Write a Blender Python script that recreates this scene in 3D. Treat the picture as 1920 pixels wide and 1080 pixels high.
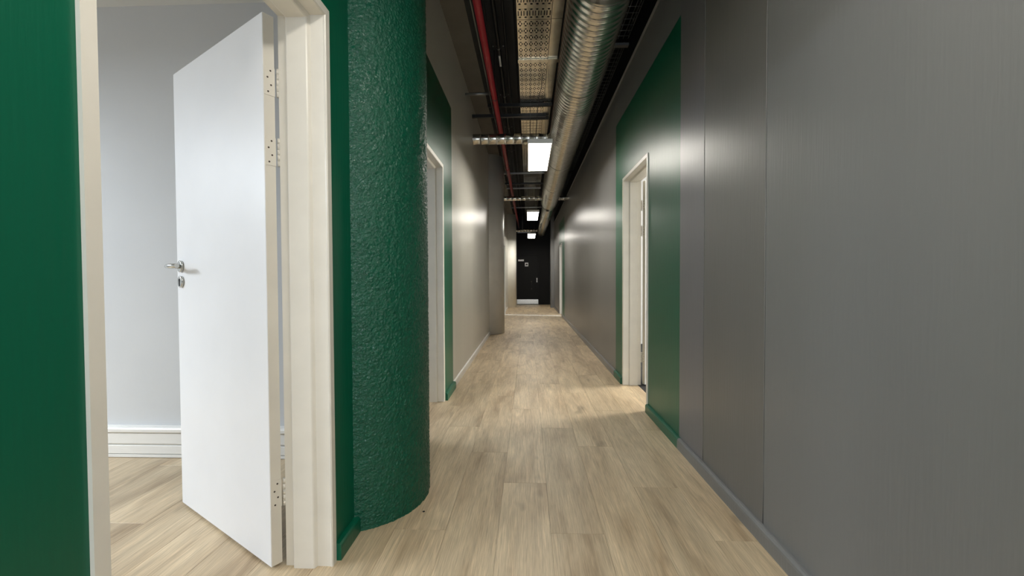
import bpy, math, random
from mathutils import Vector, Matrix
random.seed(7)
for o in list(bpy.data.objects): bpy.data.objects.remove(o, do_unlink=True)
scene = bpy.context.scene
COL = scene.collection
PI = math.pi

# ------------------------------------------------------------------ camera
F = 800.0; H = 1.075                       # focal length in px of a 1920 wide frame, eye height in m
cd = bpy.data.cameras.new('camera'); cam = bpy.data.objects.new('camera', cd); COL.objects.link(cam)
cd.sensor_width = 36.0; cd.lens = F / 1920 * 36.0; cd.clip_start = 0.02; cd.clip_end = 200
yaw = math.atan(30 / F); pitch = math.atan(18 / F); roll = math.radians(0.25)
cam.matrix_world = (Matrix.Translation((0, 0, H)) @ Matrix.Rotation(yaw, 4, 'Z')
                    @ Matrix.Rotation(PI / 2 - pitch, 4, 'X') @ Matrix.Rotation(-roll, 4, 'Z'))
scene.camera = cam

# ------------------------------------------------------------------ light
w = bpy.data.worlds.new('sky'); scene.world = w; w.use_nodes = True
w.node_tree.nodes['Background'].inputs[0].default_value = (0.62, 0.78, 1.0, 1)
w.node_tree.nodes['Background'].inputs[1].default_value = 1.0
scene.view_settings.view_transform = 'Standard'; scene.view_settings.look = 'None'
scene.view_settings.exposure = 0.0; scene.view_settings.gamma = 1.0
scene.view_settings.use_curve_mapping = False

def window_light(name, loc, target, sx, sy, power, col):
    l = bpy.data.lights.new(name, 'AREA'); l.shape = 'RECTANGLE'; l.size = sx; l.size_y = sy
    l.energy = power; l.color = col
    o = bpy.data.objects.new(name, l); COL.objects.link(o); o.location = loc
    o.rotation_euler = (Vector(target) - Vector(loc)).to_track_quat('-Z', 'Y').to_euler()
    return o
DAY = (0.74, 0.86, 1.0)
window_light('daylight_room_one', (-5.2, 0.6, 2.8), (-1.6, 1.2, 0.45), 2.4, 1.2, 475, (.82, .905, 1.0))
window_light('daylight_room_two', (-4.75, 4.6, 2.0), (-0.7, 3.5, 0.4), 2.0, 1.4, 120, DAY)
window_light('daylight_room_right', (4.85, 4.9, 1.9), (0.9, 4.1, 0.2), 1.2, 1.2, 260, (1.0, 0.95, 0.86))
window_light('daylight_corridor_rear', (0.1, -3.4, 1.8), (0.1, 3.0, 1.0), 1.4, 1.9, 85, (0.88, 0.94, 1.0))
window_light('daylight_far_right_room', (4.85, 11.9, 1.9), (0.9, 12.6, 0.4), 1.6, 1.3, 170, (1.0, 0.97, 0.92))
PANEL_STRENGTH = 32.0

# ------------------------------------------------------------------ materials
def s2l(c): return tuple((x / 12.92 if x <= .04045 else ((x + .055) / 1.055) ** 2.4) for x in (v / 255 for v in c))
def mat(name, rgb, rough=.5, metal=0., var=.06, vscale=6., bump=0., bscale=150., stretch=(1, 1, 1), spec=.5, emit=0.):
    m = bpy.data.materials.new(name); m.use_nodes = True
    nt = m.node_tree; b = nt.nodes['Principled BSDF']; L = nt.links.new
    lin = s2l(rgb)
    tc = nt.nodes.new('ShaderNodeTexCoord'); mp = nt.nodes.new('ShaderNodeMapping')
    mp.inputs['Scale'].default_value = stretch; L(tc.outputs['Object'], mp.inputs['Vector'])
    n = nt.nodes.new('ShaderNodeTexNoise'); n.inputs['Scale'].default_value = vscale; n.inputs['Detail'].default_value = 5
    L(mp.outputs[0], n.inputs['Vector'])
    mr = nt.nodes.new('ShaderNodeMapRange'); mr.inputs[1].default_value = .3; mr.inputs[2].default_value = .7
    mr.inputs[3].default_value = 1 - var; mr.inputs[4].default_value = 1 + var; L(n.outputs['Fac'], mr.inputs[0])
    mx = nt.nodes.new('ShaderNodeVectorMath'); mx.operation = 'SCALE'; mx.inputs[0].default_value = lin
    L(mr.outputs[0], mx.inputs['Scale']); L(mx.outputs[0], b.inputs['Base Color'])
    b.inputs['Roughness'].default_value = rough; b.inputs['Metallic'].default_value = metal
    b.inputs['Specular IOR Level'].default_value = spec
    if bump:
        n2 = nt.nodes.new('ShaderNodeTexNoise'); n2.inputs['Scale'].default_value = bscale; n2.inputs['Detail'].default_value = 3
        L(mp.outputs[0], n2.inputs['Vector'])
        bp = nt.nodes.new('ShaderNodeBump'); bp.inputs['Strength'].default_value = bump; bp.inputs['Distance'].default_value = .004
        L(n2.outputs['Fac'], bp.inputs['Height']); L(bp.outputs[0], b.inputs['Normal'])
    if emit:
        b.inputs['Emission Color'].default_value = (1, .95, .86, 1); b.inputs['Emission Strength'].default_value = emit
    return m
M = {}
M['green'] = mat('green_paint', (0, 90, 64), .35, spec=.42, var=.05, vscale=3, bump=.16, bscale=90, stretch=(1, 1, .06))
M['grey'] = mat('grey_paint', (116, 116, 115), .34, var=.05, vscale=2, bump=.16, bscale=90, stretch=(1, 1, .06))
M['grey_warm'] = mat('warm_grey_paint', (109, 107, 104), .34, var=.05, vscale=2, bump=.16, bscale=90, stretch=(1, 1, .06))
M['grey_cool'] = mat('cool_grey_paint', (113, 111, 113), .34, var=.05, vscale=2, bump=.16, bscale=90, stretch=(1, 1, .06))
M['offwhite'] = mat('off_white_paint', (205, 202, 192), .34, var=.03, vscale=2, bump=.16, bscale=90, stretch=(1, 1, .06))
M['roomwall'] = mat('room_white_paint', (205, 206, 206), .6, var=.025, vscale=1.5, bump=.1, bscale=60)
M['white'] = mat('white_gloss', (232, 230, 224), .35, var=.015)
M['cream'] = mat('cream_frame_enamel', (228, 223, 211), .32, var=.03, vscale=9, bump=.04, bscale=60)
M['leaf'] = mat('white_door_paint', (236, 236, 236), .42, var=.012, bump=.05, bscale=220)
M['black'] = mat('black_paint', (9, 9, 8), .55, var=.1, spec=.25)
M['soot'] = mat('charcoal_ceiling_paint', (50, 51, 54), .7, var=.15, vscale=3, bump=.2, bscale=40)
M['beam'] = mat('grey_concrete', (112, 108, 101), .7, var=.12, vscale=3, bump=.25, bscale=35)
M['red'] = mat('red_pipe_enamel', (165, 40, 50), .3, var=.08)
M['galv'] = mat('galvanised_steel', (222, 220, 213), .24, metal=1., var=.16, vscale=14, bump=.03, bscale=30)
M['tray'] = mat('galvanised_tray', (236, 231, 216), .22, metal=1., var=.16, vscale=8)
M['wire'] = mat('zinc_wire', (150, 152, 152), .4, metal=.9, var=.1)
M['conduit'] = mat('black_conduit', (18, 18, 20), .4, var=.1)
M['dark'] = mat('dark_gap', (10, 10, 10), .9)
M['steel'] = mat('brushed_steel', (200, 200, 196), .22, metal=1., var=.08, vscale=30, stretch=(1, 1, 12))
M['carpet'] = mat('dark_carpet', (40, 40, 42), .95, var=.3, vscale=60, bump=.5, bscale=300)
M['under'] = mat('floor_underlay', (64, 56, 46), .9)
M['diffuser'] = mat('lit_diffuser', (255, 250, 240), .4, emit=PANEL_STRENGTH)
M['lightcol'] = mat('pale_column_plaster', (205, 201, 191), .45, var=.04, bump=.35, bscale=70)
M['whitecol'] = mat('white_column_plaster', (244, 242, 232), .45, var=.03, bump=.3, bscale=70)
M['screw'] = mat('screw_hole', (70, 60, 50), .5, var=.1)
M['sign'] = mat('sign_white', (250, 250, 250), .4, var=.005)
M['handle'] = mat('dark_bronze_handle', (70, 68, 64), .4, metal=.8)
M['ceilw'] = mat('room_ceiling_white', (215, 215, 212), .8, var=.02)

def stipple():
    m = mat('green_stippled_plaster', (0, 78, 55), .33, var=.12, vscale=40)
    nt = m.node_tree; b = nt.nodes['Principled BSDF']; L = nt.links.new
    tc = nt.nodes.new('ShaderNodeTexCoord')
    n0 = nt.nodes.new('ShaderNodeTexNoise'); n0.inputs['Scale'].default_value = 30; n0.inputs['Detail'].default_value = 2
    L(tc.outputs['Object'], n0.inputs['Vector'])
    add = nt.nodes.new('ShaderNodeVectorMath'); add.operation = 'MULTIPLY_ADD'; add.inputs[1].default_value = (.03, .03, .03)
    L(n0.outputs['Color'], add.inputs[0]); L(tc.outputs['Object'], add.inputs[2])
    v = nt.nodes.new('ShaderNodeTexNoise'); v.inputs['Scale'].default_value = 150; v.inputs['Detail'].default_value = 3.5
    v.inputs['Roughness'].default_value = .5; L(add.outputs[0], v.inputs['Vector'])
    cr = nt.nodes.new('ShaderNodeMapRange'); cr.interpolation_type = 'SMOOTHSTEP'
    cr.inputs[1].default_value = .38; cr.inputs[2].default_value = .62; L(v.outputs['Fac'], cr.inputs[0])
    bp = nt.nodes.new('ShaderNodeBump'); bp.inputs['Strength'].default_value = .5; bp.inputs['Distance'].default_value = .003
    L(cr.outputs[0], bp.inputs['Height']); L(bp.outputs[0], b.inputs['Normal'])
    return m
M['stipple'] = stipple()

def wood():
    m = bpy.data.materials.new('oak_vinyl_plank'); m.use_nodes = True
    nt = m.node_tree; b = nt.nodes['Principled BSDF']; L = nt.links.new; N = nt.nodes.new
    tc = N('ShaderNodeTexCoord'); oi = N('ShaderNodeObjectInfo')
    off = N('ShaderNodeMath'); off.operation = 'MULTIPLY'; off.inputs[1].default_value = 60; L(oi.outputs['Random'], off.inputs[0])
    def noise(sc, scale, det, dist=0.):
        mp = N('ShaderNodeMapping'); mp.inputs['Scale'].default_value = sc; L(tc.outputs['Object'], mp.inputs[0])
        n = N('ShaderNodeTexNoise'); n.noise_dimensions = '4D'; n.inputs['Scale'].default_value = scale
        n.inputs['Detail'].default_value = det; n.inputs['Distortion'].default_value = dist
        L(mp.outputs[0], n.inputs['Vector']); L(off.outputs[0], n.inputs['W']); return n
    broad = noise((5, .9, 1), 1.6, 4, .6)         # cathedral bands
    grain = noise((60, 1.6, 1), 3.0, 5, .3)       # fine streaks
    pore = noise((220, 7, 1), 2.0, 2)
    knot = noise((5, 2.2, 1), 1.7, 2)
    r = N('ShaderNodeValToRGB'); e = r.color_ramp.elements
    e[0].position = .30; e[0].color = (*s2l((170, 147, 116)), 1); e[1].position = .70; e[1].color = (*s2l((216, 196, 163)), 1)
    k = e.new(.5); k.color = (*s2l((200, 179, 147)), 1)
    L(broad.outputs['Fac'], r.inputs[0])
    def fac(n, a, c, lo, hi):
        q = N('ShaderNodeMapRange'); q.inputs[1].default_value = a; q.inputs[2].default_value = c
        q.inputs[3].default_value = lo; q.inputs[4].default_value = hi; L(n.outputs['Fac'], q.inputs[0]); return q
    g = fac(grain, .3, .7, .80, 1.12); p = fac(pore, .35, .6, .84, 1.05); kn = fac(knot, .64, .78, 1.0, .62)
    rnd = N('ShaderNodeMapRange'); rnd.inputs[3].default_value = .88; rnd.inputs[4].default_value = 1.08; L(oi.outputs['Random'], rnd.inputs[0])
    def mul(a, c):
        q = N('ShaderNodeMath'); q.operation = 'MULTIPLY'; L(a.outputs[0], q.inputs[0]); L(c.outputs[0], q.inputs[1]); return q
    cat = noise((4.2, .5, 1), 1.3, 2, .3)
    cm = N('ShaderNodeMath'); cm.operation = 'MULTIPLY'; cm.inputs[1].default_value = 75; L(cat.outputs['Fac'], cm.inputs[0])
    cs = N('ShaderNodeMath'); cs.operation = 'SINE'; L(cm.outputs[0], cs.inputs[0])
    cr = N('ShaderNodeMapRange'); cr.inputs[1].default_value = -1; cr.inputs[2].default_value = 1; cr.inputs[3].default_value = .93; cr.inputs[4].default_value = 1.05
    L(cs.outputs[0], cr.inputs[0])
    t = mul(mul(mul(mul(g, p), kn), rnd), cr)
    sc = N('ShaderNodeVectorMath'); sc.operation = 'SCALE'; L(r.outputs[0], sc.inputs[0]); L(t.outputs[0], sc.inputs['Scale'])
    L(sc.outputs[0], b.inputs['Base Color']); b.inputs['Roughness'].default_value = .46
    bp = N('ShaderNodeBump'); bp.inputs['Strength'].default_value = .12; bp.inputs['Distance'].default_value = .001
    L(grain.outputs['Fac'], bp.inputs['Height']); L(bp.outputs[0], b.inputs['Normal'])
    return m
M['wood'] = wood()

# ------------------------------------------------------------------ mesh helpers (world coordinates in, origin taken off)
ORG = {}
class MB:
    def __init__(s): s.v = []; s.f = []; s.sm = []
    def add(s, vs, fs, smooth=False):
        n = len(s.v); s.v += [tuple(p) for p in vs]
        for q in fs: s.f.append(tuple(i + n for i in q)); s.sm.append(smooth)
        return s
    def box(s, x0, x1, y0, y1, z0, z1):
        x0, x1 = sorted((x0, x1)); y0, y1 = sorted((y0, y1)); z0, z1 = sorted((z0, z1))
        return s.add([(x0, y0, z0), (x1, y0, z0), (x1, y1, z0), (x0, y1, z0), (x0, y0, z1), (x1, y0, z1), (x1, y1, z1), (x0, y1, z1)],
                     [(0, 3, 2, 1), (4, 5, 6, 7), (0, 1, 5, 4), (1, 2, 6, 5), (2, 3, 7, 6), (3, 0, 4, 7)])
    def obox(s, c, ax, ay, az):            # box from centre and three half-vectors
        c, ax, ay, az = map(Vector, (c, ax, ay, az))
        P = [c + i * ax + j * ay + k * az for k in (-1, 1) for i, j in ((-1, -1), (1, -1), (1, 1), (-1, 1))]
        fs = [(0, 3, 2, 1), (4, 5, 6, 7), (0, 1, 5, 4), (1, 2, 6, 5), (2, 3, 7, 6), (3, 0, 4, 7)]
        if ax.cross(ay).dot(az) < 0: fs = [q[::-1] for q in fs]
        return s.add(P, fs)
    def prism(s, prof, p0, vec, ea, eb):   # 2D profile (a,b) swept along vec
        p0, vec, ea, eb = map(Vector, (p0, vec, ea, eb))
        n = len(prof); A = [p0 + a * ea + b * eb for a, b in prof]; B = [p + vec for p in A]
        area = sum(prof[i][0] * prof[(i + 1) % n][1] - prof[(i + 1) % n][0] * prof[i][1] for i in range(n))
        flip = (area * ea.cross(eb).dot(vec)) < 0
        fs = [tuple(range(n))[::-1], tuple(range(n, 2 * n))] + [(i, (i + 1) % n, n + (i + 1) % n, n + i) for i in range(n)]
        if flip: fs = [q[::-1] for q in fs]
        return s.add(A + B, fs)
    def tube(s, pts, r, seg=12, caps=True):
        pts = [Vector(p) for p in pts]; R = r if isinstance(r, (list, tuple)) else [r] * len(pts)
        vs = []; up = None
        for i, p in enumerate(pts):
            d = (pts[min(i + 1, len(pts) - 1)] - pts[max(i - 1, 0)]).normalized()
            if up is None: up = Vector((0, 0, 1)) if abs(d.z) < .9 else Vector((1, 0, 0))
            a = d.cross(up).normalized(); b = a.cross(d).normalized(); up = b
            vs += [p + R[i] * (math.cos(2 * PI * k / seg) * a + math.sin(2 * PI * k / seg) * b) for k in range(seg)]
        fs = [(i * seg + k, i * seg + (k + 1) % seg, (i + 1) * seg + (k + 1) % seg, (i + 1) * seg + k)
              for i in range(len(pts) - 1) for k in range(seg)]
        s.add(vs, fs, True)
        if caps:
            n = len(s.v) - len(vs)
            s.f.append(tuple(n + k for k in range(seg))[::-1]); s.sm.append(False)
            s.f.append(tuple(n + (len(pts) - 1) * seg + k for k in range(seg))); s.sm.append(False)
        return s
    def build(s, name, m, parent=None, org=None):
        if parent is not None: o0 = ORG[parent.name]
        else: o0 = Vector(org or (0, 0, 0))
        me = bpy.data.meshes.new(name); me.from_pydata([Vector(p) - o0 for p in s.v], [], s.f)
        me.polygons.foreach_set('use_smooth', s.sm); me.materials.append(M[m] if isinstance(m, str) else m); me.update()
        o = bpy.data.objects.new(name, me); COL.objects.link(o); ORG[o.name] = o0
        if parent is not None: o.parent = parent
        else: o.location = o0
        return o
def empty(name, loc):
    o = bpy.data.objects.new(name, None); COL.objects.link(o); o.location = loc; ORG[o.name] = Vector(loc); o.empty_display_size = .1
    return o
def tag(o, label, cat, group=None, kind=None):
    o['label'] = label; o['category'] = cat
    if group: o['group'] = group
    if kind: o['kind'] = kind
    return o
def struct(o, label, cat): return tag(o, label, cat, kind='structure')
def soften(o, w=.004, seg=2):
    b = o.modifiers.new('bevel', 'BEVEL'); b.width = w; b.segments = seg; b.limit_method = 'ANGLE'; b.angle_limit = math.radians(40)
    return o

# ------------------------------------------------------------------ layout
XL, XR = -.740, .957           # corridor wall faces
YB, YE = -3.0, 17.5            # rear and far end
ZW = 3.43                      # underside of the beam over the left wall
ZC = 3.75                      # ceiling
TH = .165                      # wall thickness
GT = 2.73                      # top of the green paint
D1 = (.682, 1.576); D2 = (2.80, 3.712); D4 = (3.435, 4.335); D3 = (12.0, 12.9); D5 = (11.9, 12.8)
DH = 2.066

# ------------------------------------------------------------------ floor
fb = MB().box(-4.6, 1.10, YB, YE + .1, -.12, -.004).build('floor', 'under')
struct(fb, 'floor of long pale oak vinyl planks running along the corridor', 'floor')
PW, PL, GAP = .2235, 1.27, .0006
def plank_mesh(wd, ln):
    c = .0008; t = .004; x, y = wd / 2, ln / 2
    vs = [(-x, -y, -t), (x, -y, -t), (x, y, -t), (-x, y, -t), (-x, -y, -c), (x, -y, -c), (x, y, -c), (-x, y, -c),
          (-x + c, -y + c, 0), (x - c, -y + c, 0), (x - c, y - c, 0), (-x + c, y - c, 0)]
    fs = [(0, 3, 2, 1), (8, 9, 10, 11)]
    for a in (0, 4): fs += [(a + i, a + (i + 1) % 4, a + 4 + (i + 1) % 4, a + 4 + i) for i in range(4)]
    me = bpy.data.meshes.new('plank'); me.from_pydata(vs, [], fs); me.materials.append(M['wood']); me.update(); return me
PM = {}
def plank(x0, x1, y0, y1):
    k = (round(x1 - x0, 4), round(y1 - y0, 4))
    if k not in PM: PM[k] = plank_mesh(k[0] - GAP, k[1] - GAP)
    o = bpy.data.objects.new('plank', PM[k]); COL.objects.link(o); o.parent = fb; o.location = ((x0 + x1) / 2, (y0 + y1) / 2, 0)
joint = {0: 2.22, 1: 1.78, 3: 2.19, 4: 1.75, -1: 2.61, -2: 1.79, 2: 2.72, -3: 2.30}
def run(k, ya, yb, x0=None, x1=None):
    x0 = -.131 + PW * k if x0 is None else x0; x1 = x0 + PW if x1 is None else x1
    j = joint.get(k); 
    if j is None: j = joint[k] = 1.0 + ((k * 53) % 97) / 97 * PL
    y = j - PL * math.ceil((j - ya) / PL)
    while y < yb - .02:
        a, b = max(y, ya), min(y + PL, yb)
        if b - a > .02: plank(x0, x1, a, b)
        y += PL
for k in range(-2, 4): run(k, -1.2, YE)
run(-3, -1.2, YE); run(4, -1.2, YE, None, .985)
run(5, D4[0] + .02, D4[1] - .02, .985, 1.098)
for k in range(-19, -3): run(k, -1.25, 2.515 if k < -4 else 4.4)

# ------------------------------------------------------------------ walls
def wall(name, label, pieces, x0, x1):
    root = empty(name, (x0, YB, 0)); struct(root, label, 'wall')
    for y0, y1, z0, z1, m in pieces:
        MB().box(x0, x1, y0, y1, z0, z1).build('wall_section', m, root)
    return root
e = .02
wall('wall_left', 'left corridor wall, green round the doors and off-white beyond', [
    (YB, D1[0] + e, 0, GT, 'green'), (D1[0] + e, D1[1] - e, DH - e, GT, 'green'), (D1[1] - e, D2[0] + e, 0, GT, 'green'),
    (D2[0] + e, D2[1] - e, DH - e, GT, 'green'), (D2[1] - e, 4.16, 0, GT, 'green'), (YB, 4.16, GT, ZW, 'offwhite'),
    (4.16, 11.2, 0, ZW, 'offwhite'), (11.2, D5[0] + e, 0, ZW, 'offwhite'), (D5[0] + e, D5[1] - e, DH - e, ZW, 'offwhite'),
    (D5[1] - e, YE, 0, ZW, 'offwhite')], XL - TH, XL)
wr = wall('wall_right', 'right corridor wall of grey panels, green round the doors', [
    (YB, 1.757, 0, 3.07, 'grey'), (1.762, 2.357, 0, 3.07, 'grey_warm'), (2.362, 2.728, 0, 3.07, 'grey_cool'),
    (2.728, D4[0] + e, 0, GT - .02, 'green'), (D4[0] + e, D4[1] - e, DH - e, GT - .02, 'green'), (D4[1] - e, 4.69, 0, GT - .02, 'green'),
    (2.728, 4.69, GT - .02, 3.07, 'grey'), (4.69, 11.2, 0, 3.07, 'grey'), (11.2, D3[0] + e, 0, GT - .02, 'green'),
    (D3[0] + e, D3[1] - e, DH - e, GT - .02, 'green'), (D3[1] - e, 13.1, 0, GT - .02, 'green'), (11.2, 13.1, GT - .02, 3.07, 'grey'),
    (13.1, YE, 0, 3.07, 'grey'), (YB, YE, 3.07, ZC, 'black')], XR, XR + TH)
for y in (1.7595, 2.3595):     # filled joints between the boards: groove backing and a raised bead of paint
    MB().box(XR + .004, XR + .1, y - .0025, y + .0025, 0, 3.07).build('panel_joint', 'dark', wr)
    m = MB(); m.tube([(XR + .0005, y + .0035 + .0015 * math.sin(i * 2.3), .07 + i * .1) for i in range(31)], .0022, 6)
    m.build('joint_bead', 'grey_warm', wr)
wb = MB().box(XL - TH, XR + TH, YE, YE + .15, 0, ZC).build('wall_end', 'black')
struct(wb, 'black painted wall closing the far end of the corridor', 'wall')
# rear end of the corridor behind the viewer, with a glazed opening
rear = empty('wall_rear', (0, YB, 0)); struct(rear, 'rear corridor wall with a tall glazed opening', 'wall')
for a in ((XL - TH, -.62, 0, ZC), (.82, XR + TH, 0, ZC), (-.62, .82, 0, .85), (-.62, .82, 2.75, ZC)):
    MB().box(a[0], a[1], YB - .15, YB, a[2], a[3]).build('wall_section', 'offwhite', rear)
cl = MB().box(-4.7, 4.8, YB - .15, YE + .15, ZC, ZC + .15).build('ceiling', 'soot')
struct(cl, 'dark painted concrete soffit above the exposed services', 'ceiling')

# rooms beside the corridor
def room(name, label, x0, x1, y0, y1, win, m='roomwall', zc=2.72):
    """x0 = corridor side, x1 = outer side with a window win=(ya,yb,za,zb)"""
    s = 1 if x1 > x0 else -1; t = .12
    r = empty('wall_' + name, (x0, y0, 0)); struct(r, label, 'wall')
    MB().box(x0, x1, y1, y1 + t, 0, zc).build('wall_section', m, r)
    MB().box(x0, x1, y0 - t, y0, 0, zc).build('wall_section', m, r)
    ya, yb, za, zb = win
    for a in ((y0, ya, 0, zc), (yb, y1, 0, zc), (ya, yb, 0, za), (ya, yb, zb, zc)):
        MB().box(x1, x1 + s * t, a[0], a[1], a[2], a[3]).build('wall_section', m, r)
    c = MB().box(x0, x1 + s * t, y0 - t, y1 + t, zc, zc + .1).build('ceiling_' + name, 'ceilw')
    struct(c, 'white ceiling of the ' + name.replace('_', ' '), 'ceiling')
    return r
room('room_by_open_door', 'pale walls of the room behind the open white door', XL - TH, -4.55, -1.3, 2.515, (-.6, 1.8, .9, 2.4))
room('room_behind_column', 'pale walls of the room behind the green column', XL - TH, -4.55, 2.64, 7.0, (3.4, 5.8, .9, 2.4))
room('right_room', 'white walls of the room behind the right corridor door', XR + TH, 4.6, 2.6, 7.0, (4.1, 5.7, .9, 2.5))
room('far_right_room', 'white walls of the room behind the far right door', XR + TH, 4.6, 10.2, 15.2, (11.2, 13.6, .9, 2.5))
room('far_left_room', 'white walls of the room behind the far left door', XL - TH, -4.55, 10.2, 15.2, (11.2, 13.6, .9, 2.5))
lin = empty('wall_room_lining', (XL - TH, 0, 0)); struct(lin, 'pale room side of the wall around the open white door', 'wall')
xl0, xl1 = XL - TH - .004, XL - TH
for a in ((-1.3, D1[0] + .02, 0, 2.72), (D1[1] - .02, 2.515, 0, 2.72), (D1[0] + .02, D1[1] - .02, DH - .02, 2.72), (2.64, D2[0] + .02, 0, 2.72), (D2[1] - .02, 7.0, 0, 2.72), (D2[0] + .02, D2[1] - .02, DH - .02, 2.72)):
    MB().box(xl0, xl1, *a).build('wall_section', 'roomwall', lin)
lin = empty('wall_right_room_lining', (XR + TH, 0, 0)); struct(lin, 'white room side of the wall around the right door', 'wall')
for a in ((2.6, D4[0] + .02, 0, 2.72), (D4[1] - .02, 7.0, 0, 2.72), (D4[0] + .02, D4[1] - .02, DH - .02, 2.72)):
    MB().box(XR + TH, XR + TH + .004, *a).build('wall_section', 'roomwall', lin)
fr = MB().box(1.10, 4.7, 10.1, 15.3, -.12, -.003).build('floor_far_right_room', 'carpet')
struct(fr, 'dark carpet of the far right room', 'floor')
fr = MB().box(1.10, 4.7, 2.5, 7.1, -.12, -.003).build('floor_right_room', 'carpet')
struct(fr, 'dark charcoal carpet seen through the right doorway', 'floor')

# power skirting in the first room
sk = empty('baseboard_room', (-2.7, 2.515, 0)); struct(sk, 'white three-compartment power skirting in the side room', 'skirting')
yk = 2.515; x0, x1 = -4.5, XL - TH - .02
MB().box(x0, x1, yk - .030, yk, .005, .185).build('trunking_body', 'white', sk)
prof = [(0, 0), (.045, 0), (.049, .006), (.049, .022), (.044, .030), (0, .032)]
MB().prism(prof, (x0, yk, .152), (x1 - x0, 0, 0), (0, -1, 0), (0, 0, 1)).build('top_rail', 'white', sk)
for za, zb in ((.083, .148), (.022, .074)):
    soften(MB().box(x0, x1, yk - .040, yk - .028, za, zb).build('trunking_lid', 'white', sk), .003)
MB().box(x0, x1, yk - .043, yk - .028, .003, .019).build('bottom_rail', 'white', sk)

# ------------------------------------------------------------------ baseboards
def baseboard(name, label, x, s, y0, y1, m, h=.066, t=.024, parent=None):
    prof = [(0, 0), (t, 0), (t, h * .74), (t * .93, h * .88), (t * .70, h * .97), (t * .40, h), (0, h)]
    o = MB().prism(prof, (x, y0, 0), (0, y1 - y0, 0), (s, 0, 0), (0, 0, 1)).build(name, m, None, (x, y0, 0))
    return struct(o, label, 'baseboard')
baseboard('baseboard_left', 'green baseboard left of the open white door', XL, 1, YB, D1[0] - .005, 'green')
baseboard('baseboard_left', 'short green baseboard between the door frame and stippled column', XL, 1, D1[1] + .005, 1.80, 'green')
baseboard('baseboard_left', 'short green baseboard between the second left frame and off-white wall', XL, 1, D2[1] + .005, 4.155, 'green', t=.03)
baseboard('baseboard_left', 'white baseboard along the off-white wall', XL, 1, 4.16, 8.12, 'white', t=.018)
baseboard('baseboard_left', 'white baseboard past the pale round column', XL, 1, 8.75, D5[0] - .005, 'white', t=.018)
baseboard('baseboard_left', 'white baseboard beside the white round column', XL, 1, D5[1] + .005, 15.0, 'white', t=.018)
baseboard('baseboard_right', 'grey baseboard along the plain grey panels', XR, -1, YB, 2.70, 'grey')
baseboard('baseboard_right', 'green baseboard before the right door', XR, -1, 2.70, D4[0] - .005, 'green')
baseboard('baseboard_right', 'short green baseboard past the right door', XR, -1, D4[1] + .005, 4.685, 'green')
baseboard('baseboard_right', 'long grey baseboard between the two right doors', XR, -1, 4.69, 11.9, 'grey')
baseboard('baseboard_right', 'grey baseboard beyond the far right door', XR, -1, D3[1] + .01, 15.5, 'grey')
# rail on top of the right wall
t = MB().prism([(0, 0), (.018, 0), (.018, .004), (.004, .004), (.004, .03), (0, .03)], (XR, YB, 3.07), (0, YE - YB, 0), (-1, 0, 0), (0, 0, 1)).build('trim_1', 'grey', None, (XR, YB, 3.07))
struct(t, 'thin grey angle rail along the top of the right wall', 'trim')

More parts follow.
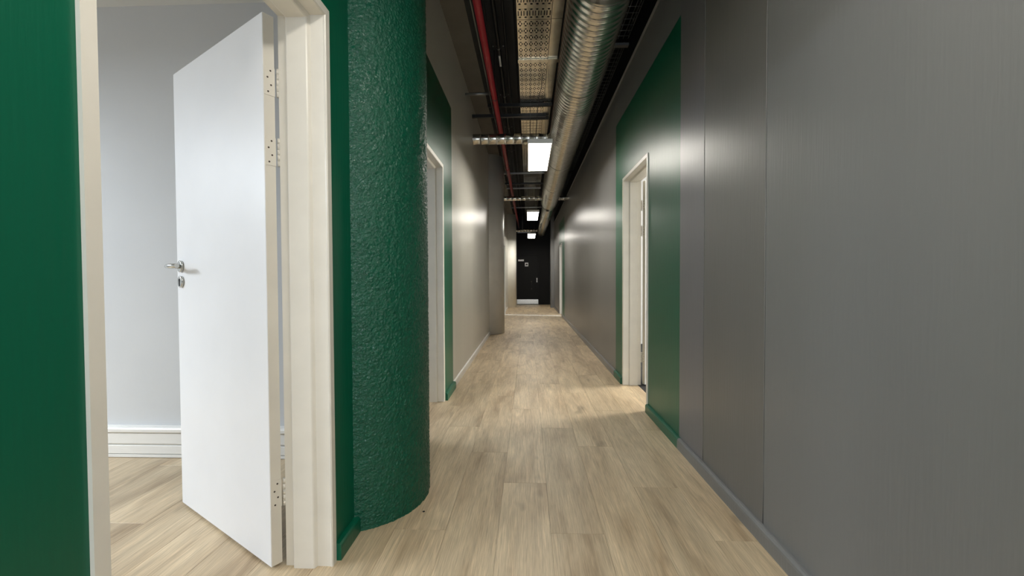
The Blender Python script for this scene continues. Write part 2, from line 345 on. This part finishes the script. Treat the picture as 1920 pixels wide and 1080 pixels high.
# ------------------------------------------------------------------ doors
def door(name, label, X, s, y0, y1, ang, leaf=True, hw=True, m='cream', proud=0.):
    """X wall face, s = direction into the room, hinged on the far jamb, opened by ang degrees"""
    root = empty(name, (X, (y0 + y1) / 2, 0)); struct(root, label, 'door')
    P = .028
    prof = [(-.008 - proud, 0), (-.008 - proud, P), (-.004 - proud, P + .004), (.002, P + .001), (.050, P), (.056, P + .013), (.060, P + .0155), (.131, P + .0155), (.135, P + .013), (.137, P),
            (TH + .006, P), (TH + .006, 0)]
    n = len(prof)
    st = [[(X + s * d, y0 + q, 0) for d, q in prof], [(X + s * d, y0 + q, DH - q) for d, q in prof],
          [(X + s * d, y1 - q, DH - q) for d, q in prof], [(X + s * d, y1 - q, 0) for d, q in prof]]      # mitred at the corners
    for i, nm in enumerate(('frame_jamb', 'frame_head', 'frame_jamb')):
        fs = [(k, (k + 1) % n, n + (k + 1) % n, n + k) for k in range(n)] + [tuple(range(n))[::-1], tuple(range(n, 2 * n))]
        if s > 0: fs = [q[::-1] for q in fs]
        MB().add(st[i] + st[i + 1], fs).build(nm, m, root)
    if not leaf: return root
    a = math.radians(ang); W = y1 - y0 - 2 * P - .006; TK = .041; Z0, Z1 = .012, DH - P - .003
    pin = Vector((X + s * (TH + .014), y1 - P + .004, 0))
    Lv = Vector((s * math.sin(a), -math.cos(a), 0)); T = Vector((-s * math.cos(a), -math.sin(a), 0)); U = Vector((0, 0, 1))
    g = .006                                     # leaf starts a little off the pin
    def pt(u, t, z): return pin + Lv * u + T * (t) + U * z
    lf = MB().obox(pt(g + W / 2, g + TK / 2, (Z0 + Z1) / 2), Lv * W / 2, T * TK / 2, U * (Z1 - Z0) / 2).build('door_leaf', 'leaf', root)
    soften(lf, .0015, 1)
    ed = MB().obox(pt(g - .0006, g + TK / 2, (Z0 + Z1) / 2), Lv * .0008, T * (TK / 2 - .0015), U * ((Z1 - Z0) / 2 - .002)).build('hinge_edge', 'cream', root)
    if not hw: return root
    for zc in (1.795, 1.542, .278):
        hg = MB()
        hg.obox(pt(g - .0022, g + TK * .47, zc), Lv * .0012, T * TK * .45, U * .051)
        for i in range(5):
            hg.tube([pt(-.001, -.003, zc - .051 + i * .0205), pt(-.001, -.003, zc - .051 + i * .0205 + .0203)], .0062, 12)
        h = hg.build('hinge', 'cream', lf)
        sc = MB()
        for i, dt in enumerate((.4, .66, .36, .62)):
            c = pt(g - .0034, g + TK * dt, zc + .038 - i * .0255)
            sc.tube([c + Lv * .001, c - Lv * .0006], .0034, 10)
        sc.build('hinge_screws', 'screw', lf)
    u = g + W - .052
    tf = g + TK
    hm = MB(); zc = 1.137
    hm.tube([pt(u, tf, zc), pt(u, tf + .009, zc), pt(u, tf + .0105, zc)], [.027, .027, .0245], 28)
    hm.tube([pt(u, tf + .008, zc), pt(u, tf + .046, zc), pt(u - .004, tf + .056, zc), pt(u - .014, tf + .060, zc), pt(u - .13, tf + .060, zc)], .0098, 14)
    hm.build('lever_handle', 'steel', lf)
    zc = 1.066
    em = MB(); em.tube([pt(u, tf, zc), pt(u, tf + .009, zc), pt(u, tf + .0105, zc)], [.027, .027, .0245], 28)
    em.build('keyhole_escutcheon', 'steel', lf)
    km = MB(); km.tube([pt(u, tf + .0104, zc + .006), pt(u, tf + .0112, zc + .006)], .0085, 16)
    km.obox(pt(u, tf + .0108, zc - .008), Lv * .005, T * .0005, U * .012)
    km.build('keyhole', 'dark', lf)
    return root
door('door_1', 'white door standing open into the side room, cream frame beside the green column', XL, -1, *D1, 122.0)
door('door_2', 'cream door frame in green wall behind the stippled column', XL, -1, *D2, 100.0)
door('door_3', 'white door open in the right wall within a green painted block', XR, 1, *D4, 112.0)
door('door_4', 'far right white door frame near the end of the grey wall', XR, 1, *D3, 105.0, hw=False, m='white')
door('door_5', 'far left white door frame past the pale round column', XL, -1, *D5, 105.0, hw=False, m='white', proud=.05)

# ------------------------------------------------------------------ columns
from mathutils import noise as mnoise
def column(label, cx, cy, r, m, z1=ZW, seg=96):
    o = MB().tube([(cx, cy, 0.002), (cx, cy, z1)], r, seg).build('column', m, None, (cx, cy, 0))
    return tag(o, label, 'column')
def rough_column(label, cx, cy, r, m, z1=ZW, d=.0036):
    a0, a1 = math.radians(-76), math.radians(76); na = int((a1 - a0) * r / d); nz = int(z1 / d)
    vs = []; nf = mnoise.noise
    for j in range(nz + 1):
        z = z1 * j / nz
        for i in range(na + 1):
            a = a0 + (a1 - a0) * i / na; ca, sa = math.cos(a), math.sin(a)
            p = Vector((ca * r, sa * r, z)); q = p * 66 + mnoise.noise_vector(p * 30) * .35
            dv_ = mnoise.voronoi(q)[0]
            h = min(1., (dv_[1] - dv_[0]) * 2.2) - .5 + .5 * nf(p * 40)
            rr = r + .0036 * h
            vs.append((cx + ca * rr, cy + sa * rr, z))
    n = na + 1
    b = MB(); b.add(vs, [(j * n + i, j * n + i + 1, (j + 1) * n + i + 1, (j + 1) * n + i) for j in range(nz) for i in range(na)], True)
    b.add([(cx + math.cos(a) * r, cy + math.sin(a) * r, z) for z in (0, z1) for a in (a1, a0)], [(0, 1, 3, 2)])   # flat back, built into the wall
    o = b.build('column', m, None, (cx, cy, 0))
    return tag(o, label, 'column')
rough_column('round column with glossy green stippled plaster beside the open door', -.849, 2.089, .346, 'stipple')
column('pale grey round column at the end of the off-white wall', -.815, 8.44, .346, 'lightcol')
column('bright white round column beside the black end door', -.775, 15.95, .346, 'whitecol')
p = empty('wall_pier', (.895, 15.7, 0)); struct(p, 'dark grey pier against the right wall beside the black end wall', 'wall pier')
MB().box(.833, XR, 15.57, 16.1, 0, ZC).build('pier_body', 'grey', p)
MB().box(.815, XR, 15.552, 15.57, 0, .066).build('pier_baseboard', 'grey', p)

# ------------------------------------------------------------------ end door
ed = empty('door_6', (-.02, YE, 0)); struct(ed, 'black door with steel kick plate in the black end wall', 'door')
yd = YE - .03
MB().box(-.50, -.475, YE - .05, YE, 0, 2.10).build('frame_jamb', 'black', ed); MB().box(.44, .47, YE - .05, YE, 0, 2.10).build('frame_jamb', 'black', ed)
MB().box(-.475, .44, YE - .05, YE, 2.03, 2.10).build('frame_head', 'black', ed)
lf = soften(MB().box(-.470, .436, yd - .012, YE, .01, 2.025).build('door_leaf', 'black', ed), .003)
MB().box(-.46, .42, yd - .016, yd - .012, .025, .215).build('kick_plate', 'steel', lf)
pm = MB(); zx = .145
pm.tube([(zx, yd - .012, .94), (zx, yd - .06, .94), (zx, yd - .06, .65), (zx, yd - .012, .65)], .011, 10); pm.tube([(zx, yd - .012, .94), (zx, yd - .016, .94)], .028, 14); pm.tube([(zx, yd - .012, .65), (zx, yd - .016, .65)], .028, 14)
pm.build('pull_handle', 'handle', lf)
MB().box(.345, .385, yd - .02, yd - .012, .91, 1.09).build('lock_plate', 'sign', lf)
sp = soften(MB().box(-.395, -.165, yd - .018, yd - .012, 1.775, 1.845).build('name_sign', 'sign', lf), .003)
tx = MB()
for a, b, c, d in ((-.375, -.36, 1.806, 1.818), (-.33, -.318, 1.812, 1.83), (-.30, -.28, 1.828, 1.843), (-.255, -.24, 1.802, 1.814), (-.22, -.19, 1.806, 1.818)):
    tx.box(a, b, yd - .0186, yd - .018, c, d)
tx.build('sign_lettering', 'soot', lf)
MB().box(-.125, .015, yd - .018, yd - .012, 1.565, 1.715).build('pictogram_sign', 'sign', lf)
pc = MB(); pc.prism([(-.10, .61), (-.01, .61), (-.01, .645), (-.035, .685), (-.06, .67), (-.085, .655)], (0, yd - .0186, 1.0), (0, .0006, 0), (1, 0, 0), (0, 0, 1))
pc.build('pictogram', 'soot', lf)

st = MB().prism([(-.05, 0), (.05, 0), (.04, .006), (-.04, .006)], (XL + .03, 12.62, .0), (XR - XL - .06, -.42, 0), (0, 1, 0), (0, 0, 1)).build('floor_light_streak', 'sign', None, (.1, 12.4, 0))  # slanting streak of light between the far doors, laid on as white geometry
tag(st, 'thin white strip standing in for a streak of daylight across the planks between the far doors', 'painted light streak')
sp = MB().tube([(-.485, 1.93, 0.0), (-.485, 1.93, .0012)], .006, 10).build('floor_speck', 'dark', None, (-.485, 1.93, 0))
tag(sp, 'tiny black speck on the planks beside the green column', 'speck')

# ------------------------------------------------------------------ beam over the left wall
b = MB().box(-1.15, -.535, YB, YE, ZW, ZC).build('concrete_beam', 'beam', None, (-.84, YB, ZW))
tag(b, 'grey concrete beam running over the left wall and columns', 'beam')

# ------------------------------------------------------------------ ventilation duct
PATH = [(0., .455, H + 1.865), (11.1, .555, H + 1.975), (11.5, .555, H + 1.95), (17.49, .55, H + 1.86)]
def axis(y):
    for (ya, xa, za), (yb, xb, zb) in zip(PATH, PATH[1:]):
        if y <= yb or yb > 17: t = (y - ya) / (yb - ya); return Vector((xa + (xb - xa) * t, y, za + (zb - za) * t))
dv = empty('ventilation_duct', (.46, 0, H + 1.865)); tag(dv, 'galvanised spiral ventilation duct running the length of the ceiling', 'duct')
def spiral(y0, y1, r, pitch, seg=44):
    prof = [(0, .0045), (.06, .005), (.09, .0), (.35, .0014), (.62, .0016), (.97, .0)]
    ss = []; y = y0
    while y < y1:
        ss += [(y + q * pitch, d) for q, d in prof]; y += pitch
    m = MB(); vs = []
    for y, d in ss:
        c = axis(y)
        for k in range(seg + 1):
            th = 2 * PI * k / seg
            yy = min(max(y + pitch * (k / seg), y0), y1)
            c2 = axis(yy); vs.append(c2 + Vector((math.cos(th), 0, math.sin(th))) * (r + d))
    n = seg + 1
    m.add(vs, [(i * n + k, i * n + k + 1, (i + 1) * n + k + 1, (i + 1) * n + k) for i in range(len(ss) - 1) for k in range(seg)], True)
    return m
R1, R2 = .207, .155
spiral(-1.5, 11.1, R1, .068).build('spiral_body', 'galv', dv)
spiral(11.5, 17.48, R2, .068, 32).build('spiral_body', 'galv', dv)
MB().tube([axis(11.08), axis(11.14), axis(11.46), axis(11.52)], [R1 + .003, R1 + .003, R2 + .003, R2 + .003], 40, False).build('reducer', 'galv', dv)
for y in (2.62, 8.7):
    MB().tube([axis(y - .06), axis(y - .058), axis(y - .01), axis(y), axis(y + .01), axis(y + .058), axis(y + .06)],
              [R1 + .003, R1 + .007, R1 + .007, R1 + .011, R1 + .007, R1 + .007, R1 + .003], 44, False).build('coupling_band', 'galv', dv)
def branch(y, z, r, xa, xb):
    m = MB(); n = max(2, int((xb - xa) / .02)); pts = []; rr = []
    x = xa
    while x < xb:
        for q, d in ((0, 0), (.012, .0), (.016, .003), (.024, .003), (.028, 0)):
            if x + q < xb: pts.append((x + q, y, z)); rr.append(r + d)
        x += .11
    pts.append((xb, y, z)); rr.append(r)
    return m.tube(pts, rr, 24).build('branch_duct', 'galv', dv)
a1 = axis(5.80); branch(5.80, a1.z - .04, .068, XL - .01, a1.x - R1 * .9)
branch(10.2, H + 1.90, .05, -.62, axis(10.2).x - R1 * .9); branch(10.2, H + 1.90, .05, axis(10.2).x + R1 * .9, XR + .01)
branch(16.9, H + 1.88, .055, XL - .01, axis(16.9).x - R2 * .9)
for y in (1.2, 4.1, 6.9, 9.6, 12.8, 15.6):       # hanger bands
    c = axis(y); r = R1 if y < 11 else R2
    m = MB(); m.tube([c + Vector((0, -.012, 0)), c + Vector((0, .012, 0))], r + .006, 40, False)
    m.tube([c + Vector((0, 0, r)), (c.x, y, ZC)], .004, 6); m.build('hanger_band', 'galv', dv)

# ------------------------------------------------------------------ red sprinkler pipe
rp = empty('sprinkler_pipe', (-.39, 0, H + 2.15)); tag(rp, 'red sprinkler pipe running along the ceiling', 'pipe')
xr0, zr = -.385, H + 2.12
MB().tube([(xr0, -1.5, zr), (xr0, 8, zr), (xr0 + .02, 17.49, zr - .05)], .032, 20).build('pipe_body', 'red', rp)
for y in (6.55, 8.3, 12.0):
    MB().tube([(xr0, y - .045, zr), (xr0, y - .04, zr), (xr0, y + .04, zr), (xr0, y + .045, zr)], [.032, .038, .038, .032], 20).build('pipe_coupling', 'red', rp)
MB().tube([(xr0 - .052, -1.5, zr + .03), (xr0 - .052, 9, zr + .03)], .007, 8).build('tracer_tube', 'wire', rp)
for y in (2.0, 5.05, 8.1, 11.0, 14.0):
    m = MB(); m.tube([(xr0, y - .012, zr), (xr0, y + .012, zr)], .035, 20, False); m.tube([(xr0, y, zr + .03), (xr0, y, ZC)], .004, 6)
    m.build('pipe_hanger', 'conduit', rp)
br = MB().tube([(XL - .01, 5.12, H + 2.2), (-.42, 5.12, H + 2.2)], .016, 12).build('bracket_tube', 'wire', None, (-.6, 5.12, H + 2.2))
tag(br, 'short grey tube bracket from the beam to the red pipe', 'bracket')

# ------------------------------------------------------------------ black conduits
cx, cz = -.315, H + 2.53
for i, (dx, r, y1) in enumerate(((0, .021, 17.4), (.085, .012, 17.4), (-.085, .009, 9.5))):
    c = empty('conduit', (cx + dx, 0, cz))
    tag(c, ('thick black conduit beside the red pipe under the dark soffit', 'thin black cable strapped beside the thick black conduit', 'thinnest black cable between red pipe and thick conduit')[i], 'conduit')
    MB().tube([(cx + dx + .004 * math.sin(y * 1.7 + i), y, cz - (.0 if i == 0 else .006)) for y in [-1.5 + q * .5 for q in range(int((y1 + 1.5) / .5) + 1)]], r, 10).build('conduit_body', 'conduit', c)
    if i == 0:
        for y in (4.72, 5.95, 7.2, 8.5):
            m = MB(); m.tube([(cx + dx, y - .012, cz), (cx + dx, y + .012, cz)], r + .006, 14, False); m.build('conduit_saddle', 'wire', c)
            for q in (-.055, .055):
                MB().tube([(cx + q, y - .03, cz + .0), (cx + q, y - .03, cz - .008)], .008, 8).build('saddle_bolt', 'wire', c)
        MB().box(cx + .001 - .010, cx + .013, 4.86, 5.10, cz - .024, cz - .020).build('identification_label', 'sign', c)
MBs = MB().box(-.165, -.135, YB, YE, ZC - .06, ZC - .001).build('ceiling_batten', 'soot', None, (-.15, YB, ZC - .06))
tag(MBs, 'dark steel batten along the soffit beside the perforated tray', 'batten')

# ------------------------------------------------------------------ perforated cable tray
def perf(x0, x1, y0, y1, z, nx, py, long_):
    """plate with ring-of-four slots in each cell, holes left open"""
    px = (x1 - x0) / nx; ny = int(round((y1 - y0) / py)); py = (y1 - y0) / ny
    if long_: cx_ = (-.018, -.010, .010, .018); sx = (-.0095, .0095); cy_ = (-.064, -.046, .046, .064); sy = (-.033, .033)
    else: cx_ = (-.018, -.0095, .0095, .018); sx = (-.008, .008); cy_ = (-.037, -.021, .021, .037); sy = (-.015, .015)
    gx = [-px / 2, cx_[0], cx_[1], sx[0], sx[1], cx_[2], cx_[3], px / 2]; gy = [-py / 2, cy_[0], cy_[1], sy[0], sy[1], cy_[2], cy_[3], py / 2]
    m = MB()
    for i in range(nx):
        for j in range(ny):
            ox = x0 + (i + .5) * px; oy = y0 + (j + .5) * py
            vs = [(ox + a, oy + c, z) for c in gy for a in gx]; fs = []
            for r in range(7):
                for q in range(7):
                    hole = (r == 3 and q in (1, 5)) or (r in (1, 5) and q == 3)
                    if not hole: fs.append((r * 8 + q, (r + 1) * 8 + q, (r + 1) * 8 + q + 1, r * 8 + q + 1))
            m.add(vs, fs)
    return m
ZT = H + 2.30; tx0, tx1, tx2 = -.088, .212, .315
lb = ['perforated cable tray with long slots, first before the round-slot trays', 'perforated steel cable tray ahead of the bright tray joint bar', 'perforated steel cable tray between joint bar and the branch duct',
      'perforated steel cable tray above the panel light past the branch duct', 'perforated steel cable tray over the pale round column', 'perforated steel cable tray before the black end wall']
for i, (a, b_, lg) in enumerate(((-.5, 3.85, True), (3.855, 4.52, False), (4.60, 6.9, False), (6.92, 9.3, False), (9.32, 12.5, False), (12.52, 17.4, False))):
    tr = empty('cable_tray', (.06, a, ZT)); tag(tr, lb[i], 'cable tray', 'perforated cable trays over the corridor')
    perf(tx0, tx1, a, b_, ZT, 6, .18 if lg else .114, lg).build('perforated_plate', 'tray', tr)
    MB().box(tx0 - .003, tx0, a, b_, ZT - .001, ZT + .05).build('side_rail', 'tray', tr)
    MB().box(tx1, tx1 + .004, a, b_, ZT - .003, ZT + .05).build('side_rail', 'dark', tr)
    MB().box(tx1 + .005, tx2, a, b_, ZT + .004, ZT + .007).build('side_flange', 'tray', tr)
jb = MB().box(tx0 - .01, tx2 + .06, 4.525, 4.595, ZT - .012, ZT + .012).build('tray_joint_bar', 'tray', None, (.1, 4.56, ZT))
tag(jb, 'plain steel bar joining two perforated cable trays', 'tray bar')

# ------------------------------------------------------------------ strut bars across the corridor
def strut(y, z, xa, xb, m, label, hgt=.04, rods=()):
    o = empty('strut_channel', ((xa + xb) / 2, y, z)); tag(o, label, 'strut', 'strut channels across the ceiling')
    MB().prism([(-.02, 0), (.02, 0), (.02, hgt), (.009, hgt), (.009, hgt - .003), (.017, hgt - .003), (.017, .003), (-.017, .003), (-.017, hgt - .003), (-.009, hgt - .003), (-.009, hgt), (-.02, hgt)],
               (xa, y, z), (xb - xa, 0, 0), (0, 1, 0), (0, 0, 1)).build('channel', m, o)
    for x in rods: MB().tube([(x, y, z + hgt), (x, y, ZC)], .005, 6).build('hanger_rod', m, o)
strut(5.76, H + 2.157, XL, .25, 'conduit', 'lower black strut channel just before the branch duct', rods=(-.48,))
strut(5.66, H + 2.255, XL + .22, .32, 'conduit', 'upper black strut channel just before the branch duct', rods=(-.48,))
strut(6.12, H + 2.255, -.10, .30, 'conduit', 'short black strut channel under the tray by branch duct')
strut(9.05, H + 2.20, -.52, .60, 'wire', 'bare steel strut channel behind the panel light past the branch duct', .03, rods=(-.48, .5))
strut(10.55, H + 2.20, -.52, .32, 'wire', 'bare steel strut channel above the narrow cross duct', .03, rods=(-.48,))
strut(13.2, H + 2.165, -.52, .60, 'wire', 'bare steel strut channel beyond the narrow cross duct', .03, rods=(-.48, .4))
strut(10.05, H + 2.20, -.53, .60, 'conduit', 'black strut channel just before the narrow cross duct', rods=(-.48, .5))
strut(16.5, H + 1.75, -.4, .1, 'wire', 'bare steel strut channel beside the panel light at the black wall', .03, rods=(-.22, -.19))

# ------------------------------------------------------------------ wire mesh cable tray
def mesh_tray(y0, y1, label):
    t = empty('wire_mesh_tray', (.78, y0, H + 2.22)); tag(t, label, 'cable tray', 'wire mesh trays beside the duct')
    z = H + 2.22; xa, xb = .66, .935
    m = MB(); n = 7
    for i in range(n):
        x = xa + (xb - xa) * i / (n - 1); m.tube([(x, y0, z), (x, y1, z)], .0022, 5, False)
    for x in (xa, xb): m.tube([(x, y0, z + .05), (x, y1, z + .05)], .0022, 5, False)
    o = m.build('long_wires', 'wire', t); o['kind'] = 'stuff'
    m = MB(); y = y0 + .02
    while y < y1:
        m.tube([(xa, y, z + .05), (xa, y, z - .003), (xb, y, z - .003), (xb, y, z + .05)], .0022, 5, False); y += .085
    o = m.build('cross_wires', 'wire', t); o['kind'] = 'stuff'
mesh_tray(1.0, 4.05, 'wire mesh tray beside the duct, ahead of its bracket')
mesh_tray(4.2, 8.9, 'wire mesh tray beside the duct, past its bracket up to the strut')
mesh_tray(9.2, 15.0, 'wire mesh tray beside the duct beyond the bare strut')
bk = MB().box(.60, XR, 4.10, 4.15, H + 2.19, H + 2.212).build('tray_bracket', 'wire', None, (.8, 4.12, H + 2.13))
tag(bk, 'flat steel bracket carrying the wire mesh trays', 'bracket')

# ------------------------------------------------------------------ panel lights
ZP = H + 1.45
def panel_light(x, y0, y1, label):
    t = empty('panel_light', (x, (y0 + y1) / 2, ZP)); tag(t, label, 'ceiling light', 'suspended panel lights')
    wd = .135
    m = MB(); m.box(x - wd, x + wd, y0, y1, ZP + .012, ZP + .045); m.build('housing', 'white', t)
    m = MB()
    for a in ((x - wd, x - wd + .012, y0, y1), (x + wd - .012, x + wd, y0, y1), (x - wd + .012, x + wd - .012, y0, y0 + .012), (x - wd + .012, x + wd - .012, y1 - .012, y1)):
        m.box(a[0], a[1], a[2], a[3], ZP, ZP + .012)
    m.build('frame', 'white', t)
    m = MB(); m.box(x - wd + .012, x + wd - .012, y0 + .012, y1 - .012, ZP + .004, ZP + .0119); m.build('diffuser', 'diffuser', t)
    for yy in (y0 + .12, y1 - .12):
        for sx in (-.1, .1):
            MB().tube([(x + sx, yy, ZP + .04), (x + sx, yy, ZT - .0035)], .0016, 5).build('suspension_wire', 'conduit', t)
    return t
panel_light(.135, -.12, 1.08, 'panel light overhead before the open white door')
pl1 = panel_light(.135, 4.62, 5.82, 'panel light hanging beside the branch duct at the off-white wall')
panel_light(.115, 9.38, 10.75, 'panel light hanging beside the narrow cross duct')
panel_light(.125, 14.05, 15.5, 'panel light hanging before the black end wall')
MB().tube([(.17, 4.9, ZT - .004), (.16, 4.95, ZT - .12), (.12, 4.85, ZT - .3), (.09, 4.78, ZP + .045)], .004, 6).build('power_flex', 'conduit', pl1)

# ------------------------------------------------------------------ windows of the rooms (daylight comes through them)
def window(name, label, X, s, ya, yb, za, zb):
    r = empty(name, (X, (ya + yb) / 2, za)); struct(r, label, 'window')
    for a in ((ya, ya + .05, za, zb), (yb - .05, yb, za, zb), (ya + .05, yb - .05, za, za + .05), (ya + .05, yb - .05, zb - .05, zb), ((ya + yb) / 2 - .025, (ya + yb) / 2 + .025, za + .05, zb - .05)):
        MB().box(X + s * .04, X + s * .08, *a).build('window_frame', 'white', r)
window('window_1', 'white window in the side room', -4.55, -1, -.6, 1.8, .9, 2.4)
window('window_2', 'white window in the room behind the column', -4.55, -1, 3.4, 5.8, .9, 2.4)
window('window_3', 'white window in the right room', 4.6, 1, 4.1, 5.7, .9, 2.5)
